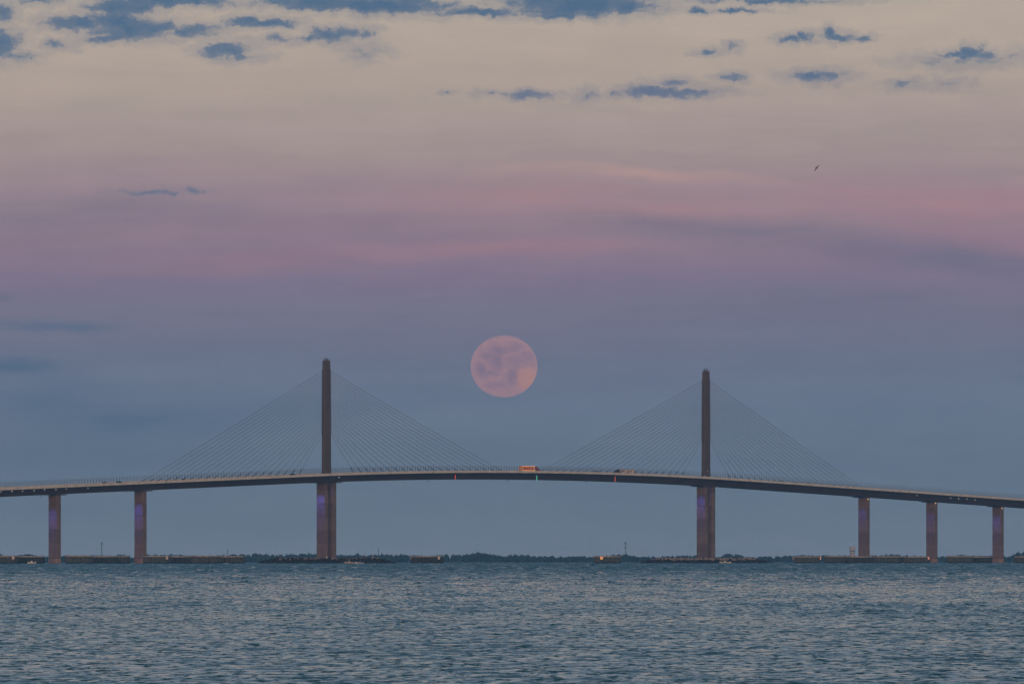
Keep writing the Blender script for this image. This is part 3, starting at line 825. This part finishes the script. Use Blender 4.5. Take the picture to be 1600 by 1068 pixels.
brown = mat('brown_lettering_patch', (0.30, 0.15, 0.07), 0.6, 0.1, 1.0)
teal = mat('dark_teal_cab_paint', (0.012, 0.03, 0.035), 0.3, 0.05, 1.0)
semi('semi_truck', 958.5, -6.5, -1, 19.8, teal, whitetr, 'white semi trailer truck with dark cab heading left near mid span',
     [(0.10, 0.28, 2.55, 3.2, brown), (0.52, 0.56, 2.2, 3.0, brown), (0.68, 0.76, 2.5, 3.1, brown), (0.92, 0.95, 2.3, 3.0, brown)])

# ------------------------------------------------------------------ round sheet pile cells that guard the piers
RC = 9.15
def cell_proto():
    e = empty('fender_cell')
    n = 120
    def ring(z, k=1.0):
        r = []
        for i in range(n):
            t = 2*math.pi*i/n
            ph = i % 4
            r.append(((RC*k+(0.26 if ph in (0, 1) else -0.30))*math.cos(t), (RC*k+(0.26 if ph in (0, 1) else -0.30))*math.sin(t), z))
        return r
    MB().rings([ring(-3.0), ring(4.35)]).build('sheet_pile_wall', M['pile'], e)
    MB().lathe([(RC+0.36, 4.15), (RC+0.40, 4.25), (RC+0.40, 4.80), (RC+0.30, 4.9), (RC-0.9, 4.9), (RC-1.1, 4.7), (0.5, 4.78)], 64).build('cap_ring', M['cap'], e)
    m = MB()
    for k in range(10):
        t = 2*math.pi*k/10
        m.tube(((RC-0.3)*math.cos(t), (RC-0.3)*math.sin(t), 4.85), ((RC-0.3)*math.cos(t), (RC-0.3)*math.sin(t), 5.35), 0.14, n=6)
    m.build('bollards', M['steel_dark'], e)['kind'] = 'stuff'
    return e
proto = cell_proto()
pile_dark = mat('dark_tarred_sheet_pile', (0.038, 0.048, 0.05), 0.9, 0.3, 0.5, streak=((1.6, 1.6, 0.12), (0.10, 0.10, 0.095), 0.8), wet=(0.85, (0.012, 0.014, 0.015)))
def bridge_y(px):
    s = s_at(px); return P0.y+U.y*s
def sign(e, r_scale, px, cx, yy, kind):
    # board on the wall at the bearing px
    xo = (px-cx)*yy/FPX
    ph = math.asin(max(-0.97, min(0.97, xo/(RC*r_scale))))
    g = empty('sign', ((RC*r_scale+0.62)*math.sin(ph), -(RC*r_scale+0.62)*math.cos(ph), 3.55), (0, 0, ph))
    sc = g
    g.parent = e
    g.scale = (1/r_scale, 1/r_scale, 1)
    g.location.x /= r_scale; g.location.y /= r_scale
    bm = {'white': M['board'], 'lit': M['board_lit'], 'pink': M['board_pink']}[kind]
    MB().box((0, 0, 0), (0.88, 0.05, 0.88)).build('sign_board', bm, g)
    m = MB()
    for a in (-1, 1):
        m.box((a*0.91, -0.01, 0), (0.03, 0.07, 0.94)).box((0, -0.01, a*0.91), (0.88, 0.07, 0.03))
    m.build('sign_border', M['mark'], g)
    MB().box((0, -0.06, 0), (0.14, 0.008, 0.26)).build('sign_symbol', M['mark'] if kind != 'white' else M['steel_dark'], g)
    MB().box((0, 0.35, 0.3), (0.1, 0.3, 0.06)).box((0, 0.35, -0.3), (0.1, 0.3, 0.06)).build('sign_bracket', M['steel_dark'], g)
CELLS = [  # x0, x1, dy, signs, label
    (-16, 28, -40, [(20.5, 'white')], 'sheet pile cell with white sign cut by the left picture edge'),
    (26, 70, -16, [], 'sheet pile cell behind the small boat left of the leftmost pier'),
    (101, 145, -40, [], 'sheet pile cell just right of the leftmost pier'),
    (140, 184, -16, [], 'sheet pile cell in the middle of three between the two leftmost piers'),
    (158, 202, 14, [], 'sheet pile cell just left of the second pier from the left'),
    (223, 267, -40, [(260.5, 'white')], 'sheet pile cell with white sign touching the second pier from the left'),
    (262, 306, -16, [], 'unmarked sheet pile cell, second right of the second pier from the left'),
    (300, 344, -40, [], 'unmarked sheet pile cell, third right of the second pier from the left'),
    (338, 382, -16, [(344.6, 'white')], 'sheet pile cell with white sign at the right end of the left row'),
    (642, 693, -10, [(643.2, 'white'), (684.8, 'white')], 'lone sheet pile cell with white sign right of the left rock island'),
    (926, 972, -10, [(940.3, 'lit')], 'lone sheet pile cell with lit orange sign left of the right rock island'),
    (1239, 1283, -40, [(1240.6, 'white'), (1280.2, 'lit')], 'sheet pile cell with lit orange sign at the left end of the right row'),
    (1288, 1330, -16, [(1328.2, 'lit')], 'sheet pile cell with lit orange sign just left of the third pier from the right'),
    (1323, 1364, -45, [], 'unmarked sheet pile cell in front of the third pier from the right'),
    (1365, 1407, -16, [], 'unmarked sheet pile cell just right of the third pier from the right'),
    (1380, 1416, 14, [], 'sheet pile cell set back between two cells left of the second pier from the right'),
    (1412, 1453, -42, [(1449.2, 'pink')], 'sheet pile cell with lit pink sign at the second pier from the right'),
    (1479, 1520, -40, [], 'sheet pile cell right of the second pier from the right'),
    (1509, 1549, -16, [], 'sheet pile cell just left of the rightmost pier'),
    (1585, 1626, -30, [], 'sheet pile cell cut by the right picture edge')]
for k, (x0, x1, dy, sg, lab) in enumerate(CELLS):
    cx = (x0+x1)/2; yy = bridge_y(cx)+dy
    r = (x1-x0)/2*yy/FPX/(RC+0.25)
    if abs(r-1) < 0.06: r = 1.0
    e = proto if k == 0 else copy_tree(proto)
    if k in (1, 3, 6, 9, 13, 15, 18):                    # some cells are of older, darker piles
        for ch in e.children:
            if ch.name.startswith('sheet_pile_wall'):
                ch.data = ch.data.copy(); ch.data.materials[0] = pile_dark
    x = (cx-800)/FPX*yy
    e.location = (x, yy, drop(x, yy)); e.scale = (r, r, (1.0, 0.96, 1.03, 0.97, 0.99)[k % 5])
    e.rotation_euler = (0, 0, 0)
    tag(e, lab, 'fender cell', 'sheet pile cells guarding the piers')
    CELLS[k] = (e, r, sg, cx, yy)
for (e, r, sg, cx, yy) in CELLS:
    for px, kind in sg: sign(e, r, px, cx, yy, kind)

# ------------------------------------------------------------------ rock islands round the pylons
def rock_shape(r, s):
    m = []
    for (x, y, z) in ((1, 1, 1), (1, 1, -1), (1, -1, 1), (1, -1, -1), (-1, 1, 1), (-1, 1, -1), (-1, -1, 1), (-1, -1, -1)):
        m.append(Vector((x*r.uniform(.5, 1.1), y*r.uniform(.5, 1.1), z*r.uniform(.4, .9)))*s)
    return m
def island(sc, label, seed, pale):
    r = random.Random(seed)
    c = B(sc, 0, 0)
    e = empty('rock_island', c)
    A, Bd = 44.0, 30.0
    def h(t):                                        # height against distance from the middle, 0..1
        return 3.0*min(1.0, max(0.0, (1-t)/0.24))**0.8
    m = MB(); n = 72
    m.rings([[(A*t*math.cos(2*math.pi*i/n), Bd*t*math.sin(2*math.pi*i/n), max(-1.5, (h(t)-0.5) if t < 1 else -1.5)) for i in range(n)] for t in (1.02, 0.97, 0.92, 0.86, 0.78, 0.5, 0.02)])
    m.build('island_core', M['mound'], e)
    low_, high_ = MB(), MB()
    F = [(0,1,3,2), (4,6,7,5), (0,4,5,1), (2,3,7,6), (0,2,6,4), (1,5,7,3)]
    for k in range(2300):
        t = 1-0.42*r.random()**1.3; an = r.uniform(0, 2*math.pi)
        if math.sin(an) > 0.25 and r.random() < 0.6: continue
        z = h(t)-r.uniform(0.0, 0.5)
        s = r.uniform(0.45, 1.05)
        R3 = Matrix.Rotation(r.uniform(0, 3), 3, 'Z') @ Matrix.Rotation(r.uniform(-.5, .5), 3, 'X')
        p = Vector((A*t*math.cos(an), Bd*t*math.sin(an), z))
        q = [R3 @ v+p for v in rock_shape(r, s)]
        (high_ if z > (1.95 if pale else 2.55) and r.random() < (0.8 if pale else 0.35) else low_).add([v for v in (q[0], q[1], q[2], q[3], q[4], q[5], q[6], q[7])], [(0,1,3,2), (4,6,7,5), (0,4,5,1), (2,3,7,6), (0,2,6,4), (1,5,7,3)])
    low_.build('wet_boulders', M['rock'], e)['kind'] = 'stuff'
    high_.build('bleached_boulders', M['rock_pale'], e)['kind'] = 'stuff'
    tag(e, label, 'island', 'rock islands round the pylons')
    return e
island(0.0, 'low dark rock island at the foot of the left pylon', 5, False)
island(SPAN, 'low rock island with pale top at the foot of the right pylon', 9, True)

def marker(px, ytop, yb, sc, label, mt, board):
    yy = bridge_y(px)-24
    x = (px-800)/FPX*yy; k = yy/FPX
    z0, z1 = CAM_H+(EYE_Y-yb)*k, CAM_H+(EYE_Y-ytop)*k
    e = empty('marker_post', (x, yy, z0)); h = z1-z0
    MB().tube((0, 0, -0.8), (0, 0, h), 0.10, 0.08, n=8).build('pole', mt, e)
    if board: MB().extrude([(-0.42, h-1.0), (0, h-0.2), (0.42, h-1.0), (0, h-1.5)], -0.16, -0.10).build('day_board', board, e)
    MB().lathe([(0.16, h), (0.2, h+0.2), (0.12, h+0.42), (0.02, h+0.5)], 10).build('lantern', M['steel_dark'], e)
    MB().box((0, 0, 0.0), (0.35, 0.35, 0.25)).build('foot', M['cap'], e)
    tag(e, label, 'marker', 'marker posts on the rock islands')
redp = mat('faded_red_paint', (0.45, 0.14, 0.11), 0.6, 0.1, 1.0)
palep = mat('faded_pink_paint', (0.52, 0.36, 0.34), 0.6, 0.1, 1.0)
marker(437.5, 867, 873.6, 0, 'thin pinkish marker post on the left rock island, leftmost of its posts', palep, None)
marker(453.5, 869, 873.6, 0, 'short faint marker post on the left rock island, second from its left end', M['steel_grey'], None)
marker(510.5, 868, 873.6, 0, 'pale marker post standing at the foot of the left pylon', M['white'], M['board'])
marker(570, 866.2, 873.6, 0, 'red marker post on the right part of the left rock island', redp, redp)
marker(582.5, 867.5, 873.6, 0, 'white marker post near the right end of the left rock island', M['white'], M['board'])
marker(1035, 869.5, 873.4, 1, 'pale marker post on the left end of the right rock island', M['white'], None)
marker(1075.5, 868, 873.4, 1, 'thin marker post just left of the right pylon foot', M['white'], None)
marker(1170.5, 870, 873.4, 1, 'faint pink marker post on the right end of the right rock island', palep, M['board'])

# ------------------------------------------------------------------ boats
def boat(px, yb, length, heading, hullm, label, ttop=True, wake=False):
    yy = CAM_H
    # distance at which the water surface meets the row yb is ill defined near the horizon: stand off in front of the bridge
    yy = bridge_y(px)-70
    x = (px-800)/FPX*yy
    e = empty('motor_boat', (x, yy, drop(x, yy)+0.05), (0, 0, 0 if heading > 0 else math.pi))
    Lh = length/2; w_ = length*0.16
    m = MB(); rings = []
    for k in range(9):
        t = k/8; xx = -Lh+length*t
        bw = w_*(1.0 if t < 0.55 else math.sqrt(max(0.0004, 1-((t-0.55)/0.45)**2)))
        sh = 0.85+0.55*max(0, t-0.35)**1.5
        rings.append([(xx, -bw, sh), (xx, -bw*0.82, 0.12), (xx, 0, -0.35+0.45*max(0, t-0.8)), (xx, bw*0.82, 0.12), (xx, bw, sh), (xx, bw*0.8, sh-0.12), (xx, -bw*0.8, sh-0.12)])
    m.rings(rings); m.build('hull', hullm, e)
    m = MB(); m.rings([[(a*0.5-0.1, b*0.45, 0.7) for a, b in ((-1, -1), (1, -1), (1, 1), (-1, 1))], [(a*0.4-0.15, b*0.4, 1.75) for a, b in ((-1, -1), (1, -1), (1, 1), (-1, 1))]])
    m.build('console', hullm, e)
    MB().extrude([(0.28, 1.55), (0.05, 2.05), (0.0, 2.05), (0.22, 1.55)], -0.4, 0.4).build('windscreen', M['glass'], e)
    if ttop:
        m = MB()
        for a in (-0.75, 0.55):
            for b in (-0.55, 0.55): m.tube((a, b, 0.8), (a*0.9, b*0.9, 2.45), 0.035, n=6)
        m.build('top_frame', M['steel_grey'], e)
        MB().extrude([(-1.3, 2.45), (-1.25, 2.55), (0.95, 2.58), (1.05, 2.45)], -0.85, 0.85).build('hard_top', hullm, e)
        MB().tube((-0.2, 0.3, 2.5), (-0.4, 0.3, 4.1), 0.03, 0.015, n=5).build('antenna', M['white'], e)
    m = MB(); m.rings([[(-Lh-a*0.28-0.2, b*0.22, z) for a, b in ((-1, -1), (1, -1), (1, 1), (-1, 1))] for z in (0.05, 0.9, 1.25)])
    m.build('outboard_motor', M['black'] if hullm is not M['white'] else M['white'], e)
    tag(e, label, 'boat', 'small motor boats')
    if wake:
        r = random.Random(4); n = 22
        f = MB()
        for k in range(90):
            t = r.random()**1.4
            xx = -heading*0 + (1 if heading < 0 else -1)*(Lh+0.2+t*6.0)
            z = 0.15+0.75*(1-t)*r.random()+0.5*math.exp(-((t-0.55)/0.12)**2)*r.random()
            s = r.uniform(0.18, 0.42)
            q = [v+Vector((x+xx, yy+r.uniform(-1, 1)*(0.5+1.1*t), drop(x, yy)+z)) for v in rock_shape(r, s)]
            f.add(q, [(0,1,3,2), (4,6,7,5), (0,4,5,1), (2,3,7,6), (0,2,6,4), (1,5,7,3)])
        o = f.build('boat_wake', M['foam'], None)
        tag(o, 'white foam wake behind the cream boat at the left rock island', 'wake', kind='stuff')
boat(1132.5, 880, 7.2, -1, M['white'], 'white open boat in front of the right rock island')
boat(545.5, 880, 6.6, -1, M['cream'], 'cream boat trailing a white wake in front of the left rock island', wake=True)
boat(49.0, 881, 4.8, -1, M['white'], 'tiny white boat in front of the cells left of the leftmost pier', ttop=False)

# ------------------------------------------------------------------ things on the far shore
def far(px, yy=SH+120): return (px-800)/FPX*yy, yy
x, y = far(1331.8); k = y/FPX
z0 = drop(x, y)+1.5
zt = CAM_H+(EYE_Y-852.6)*k-z0
e = empty('storage_tank_tower', (x, y, z0))
tw = mat('tower_white_paint', (0.62, 0.56, 0.54), 0.6, 0.06, 0.1)
MB().lathe([(3.3, 0), (3.3, zt*0.5), (3.7, zt*0.62)], 28).build('shaft', tw, e)
MB().lathe([(3.95, zt*0.64), (4.0, zt*0.68), (3.95, zt*0.71)], 28).build('band', mat('tower_grey_band', (0.2, 0.2, 0.22), 0.6), e)
MB().lathe([(3.8, zt*0.72), (3.9, zt*0.93), (3.3, zt*0.985), (0.3, zt)], 28).build('tank', tw, e)
tag(e, 'pale round tower with a dark band on the far shore left of a pier', 'tower')
def mast(px, ytop, label, bulge=()):
    x, y = far(px); k = y/FPX
    z0 = drop(x, y)+1.5; h = CAM_H+(EYE_Y-ytop)*k-z0
    e = empty('radio_mast', (x, y, z0))
    m = MB()
    for a in range(3):
        t = a*2*math.pi/3
        m.tube((0.75*math.cos(t), 0.75*math.sin(t), 0), (0.5*math.cos(t), 0.5*math.sin(t), h*0.94), 0.16, 0.13, n=5)
    m.build('mast_legs', M['steel_dark'], e)
    m = MB(); n = int(h/1.6)
    for i in range(n):
        r0 = 0.72-0.22*i/n
        for a in range(3):
            t0, t1 = a*2*math.pi/3, (a+1)*2*math.pi/3
            m.tube((r0*math.cos(t0), r0*math.sin(t0), h*0.94*i/n), (r0*math.cos(t1), r0*math.sin(t1), h*0.94*(i+1)/n), 0.07, n=4)
    m.build('lattice', M['steel_dark'], e)['kind'] = 'stuff'
    MB().tube((0, 0, h*0.9), (0, 0, h), 0.12, 0.06, n=6).build('aerial', M['steel_dark'], e)
    for f in bulge:
        m = MB()
        for a in range(6):
            t = a*math.pi/3
            m.box((1.05*math.cos(t), 1.05*math.sin(t), h*f), (0.25, 0.25, 1.0))
        m.build('antenna_panels', M['steel_dark'], e)
    tag(e, label, 'mast', 'masts on the far shore')
mast(158.8, 844.5, 'thin radio mast on the far shore between the two leftmost piers', (0.86,))
mast(355.3, 856.5, 'short mast on the far shore above the left row of cells')
mast(591.3, 853.8, 'faint thin mast on the far shore right of the left pylon')
mast(977.3, 846.3, 'radio mast with two antenna clusters on the far shore near the right rock island', (0.95, 0.72))

# ------------------------------------------------------------------ birds
def bird(px, py, yy, span, roll, yaw, label):
    x = (px-800)/FPX*yy; z = CAM_H+(EYE_Y-py)/FPX*yy
    e = empty('gull', (x, yy, z))
    wy = Vector(roll).normalized(); fx = Vector(yaw); fx = (fx-wy*fx.dot(wy)).normalized(); up = fx.cross(wy)
    e.rotation_euler = Matrix((fx, wy, up)).transposed().to_euler()
    S = span/2
    m = MB()
    m.rings([[(xx, r*math.cos(q*math.pi/4), zz+r*math.sin(q*math.pi/4)) for q in range(8)] for xx, r, zz in
             ((0.36*S, 0.008, 0.0), (0.30*S, 0.035*S, 0.0), (0.22*S, 0.075*S, 0.012), (0.12*S, 0.085*S, 0.0), (-0.10*S, 0.10*S, -0.01), (-0.30*S, 0.06*S, 0), (-0.42*S, 0.02*S, 0.01))])
    dm = mat('dark_feathers', (0.035, 0.03, 0.035), 0.8, 0.2, 3.0) if 'dark_feathers' not in bpy.data.materials else bpy.data.materials['dark_feathers']
    m.build('body', dm, e, smooth=True)
    for sg in (1, -1):
        st = [(0.05, 0.10, -0.20, 0.0), (0.30, 0.16, -0.13, 0.09), (0.52, 0.16, -0.08, 0.12), (0.78, 0.04, -0.12, 0.08), (1.0, -0.14, -0.17, 0.02)]
        m = MB(); rings = []
        for (q, le, te, zz) in st:
            th = 0.022*(1.1-q)
            rings.append([(le*S, sg*q*S, zz*S), ((le*0.6+te*0.4)*S, sg*q*S, (zz+th)*S), (te*S, sg*q*S, zz*S), ((le*0.6+te*0.4)*S, sg*q*S, (zz-th*0.5)*S)])
        m.rings(rings); m.build('wing', dm, e)
    m = MB(); m.rings([[(-0.36*S, -0.03*S, 0.012), (-0.36*S, 0.03*S, 0.012), (-0.36*S, 0.03*S, -0.012), (-0.36*S, -0.03*S, -0.012)], [(-0.62*S, -0.10*S, 0.006), (-0.62*S, 0.10*S, 0.006), (-0.62*S, 0.10*S, -0.006), (-0.62*S, -0.10*S, -0.006)]])
    m.build('tail', dm, e)
    tag(e, label, 'bird', 'birds in flight')
bird(1275.5, 262.3, 1050, 1.25, (0.60, 0.15, 0.80), (-0.60, 0.75, 0.35), 'dark gull banking with spread wings in the pink sky at upper right')
bird(267.8, 121.3, 1700, 0.7, (0.5, 0.8, 0.1), (-0.8, 0.5, 0.0), 'tiny dark bird speck in the pale sky at upper left')

# ------------------------------------------------------------------ full moon, flattened a little by the air near the horizon
MD = 90000.0
m = MB(); n = 64
mr = 52.3/FPX*MD
rings = []
for k in range(1, 32):
    t = math.pi*k/32
    rings.append([(mr*math.sin(t)*math.cos(2*math.pi*i/n), mr*math.sin(t)*math.sin(2*math.pi*i/n), mr*math.cos(t)) for i in range(n)])
m.rings(rings)
mm = bpy.data.materials.new('moon_surface'); mm.use_nodes = True
t = NT(mm.node_tree); mm.node_tree.nodes.clear()
co = t.v('SCALE', t.n('ShaderNodeTexCoord').outputs['Object']); co.node.inputs['Scale'].default_value = 1/mr
wv = t.v('ADD', co, t.v('MULTIPLY_ADD', t.noise(co, 2.4, 5, 0.6, color=True), (0.34, 0.34, 0.34), (-0.17, -0.17, -0.17)))
sea = None
for (cx, cz, a, b, k) in ((-0.15, 0.50, 0.42, 0.22, 0.9), (-0.45, 0.30, 0.40, 0.20, 0.8), (-0.22, 0.12, 0.30, 0.35, 0.9), (-0.68, -0.10, 0.26, 0.26, 1.0),
                          (-0.45, -0.22, 0.40, 0.14, 0.8), (0.30, 0.58, 0.30, 0.20, 0.6), (0.35, 0.15, 0.55, 0.28, 0.5), (-0.2, -0.62, 0.45, 0.14, 0.6), (0.22, -0.30, 0.22, 0.40, 0.8), (0.7, 0.3, .3, .3, .5)):
    r = t.v('LENGTH', t.v('MULTIPLY_ADD', wv, (1/a, 0, 1/b), (-cx/a, 0, -cz/b)))
    f = t.smooth(r, 0.1, 1.25, k, 0.0)
    sea = f if sea is None else t.m('MAXIMUM', sea, f)
bright = t.smooth(t.v('LENGTH', t.v('MULTIPLY_ADD', wv, (1/0.42, 0, 1/0.48), (-0.72/0.42, 0, 0.42/0.48))), 0.35, 1.15, 1.0, 0.0)
c = t.mix(t.smooth(t.noise(co, 5.0, 6, 0.6), 0.35, 0.7), lin(157, 128, 143), lin(172, 137, 145))
c = t.mix(t.smooth(t.noise(co, 16.0, 5, 0.65), 0.5, 0.72, 0.0, 0.55), c, lin(180, 146, 150))
c = t.mix(bright, c, lin(182, 138, 136))
c = t.mix(t.m('MULTIPLY', sea, 0.95), c, lin(135, 118, 140))
em = t.n('ShaderNodeEmission'); t.put(em.inputs[0], c); em.inputs[1].default_value = 1.0
oo = t.n('ShaderNodeOutputMaterial'); mm.node_tree.links.new(em.outputs[0], oo.inputs[0])
mx, mz = (787.6-800)/FPX*MD, CAM_H+(EYE_Y-572.2)/FPX*MD
moon = m.build('moon', mm, None, (mx, MD, mz), smooth=True)
moon.scale = (1, 1, 48.3/52.3)
tag(moon, 'pale pink full moon hanging in the sky between the pylons', 'moon')

# ------------------------------------------------------------------ the air: thin even haze over the whole bay
HX, HY0, HY1, HZ0, HZ1 = 11200.0, -11200.0, 11200.0, -18.0, 142.0
hz = MB(); hz.box((0, (HY0+HY1)/2, (HZ0+HZ1)/2), (HX, (HY1-HY0)/2, (HZ1-HZ0)/2))
hm = bpy.data.materials.new('bay_air'); hm.use_nodes = True
hm.node_tree.nodes.clear()
t = NT(hm.node_tree)
pv = t.n('ShaderNodeVolumePrincipled')
pv.inputs['Color'].default_value = (0.22, 0.60, 1.0, 1)
pv.inputs['Density'].default_value = 5.5e-5
pv.inputs['Anisotropy'].default_value = 0.0
oo = t.n('ShaderNodeOutputMaterial'); hm.node_tree.links.new(pv.outputs[0], oo.inputs['Volume'])
hb = hz.build('haze', hm)
tag(hb, kind='stuff')
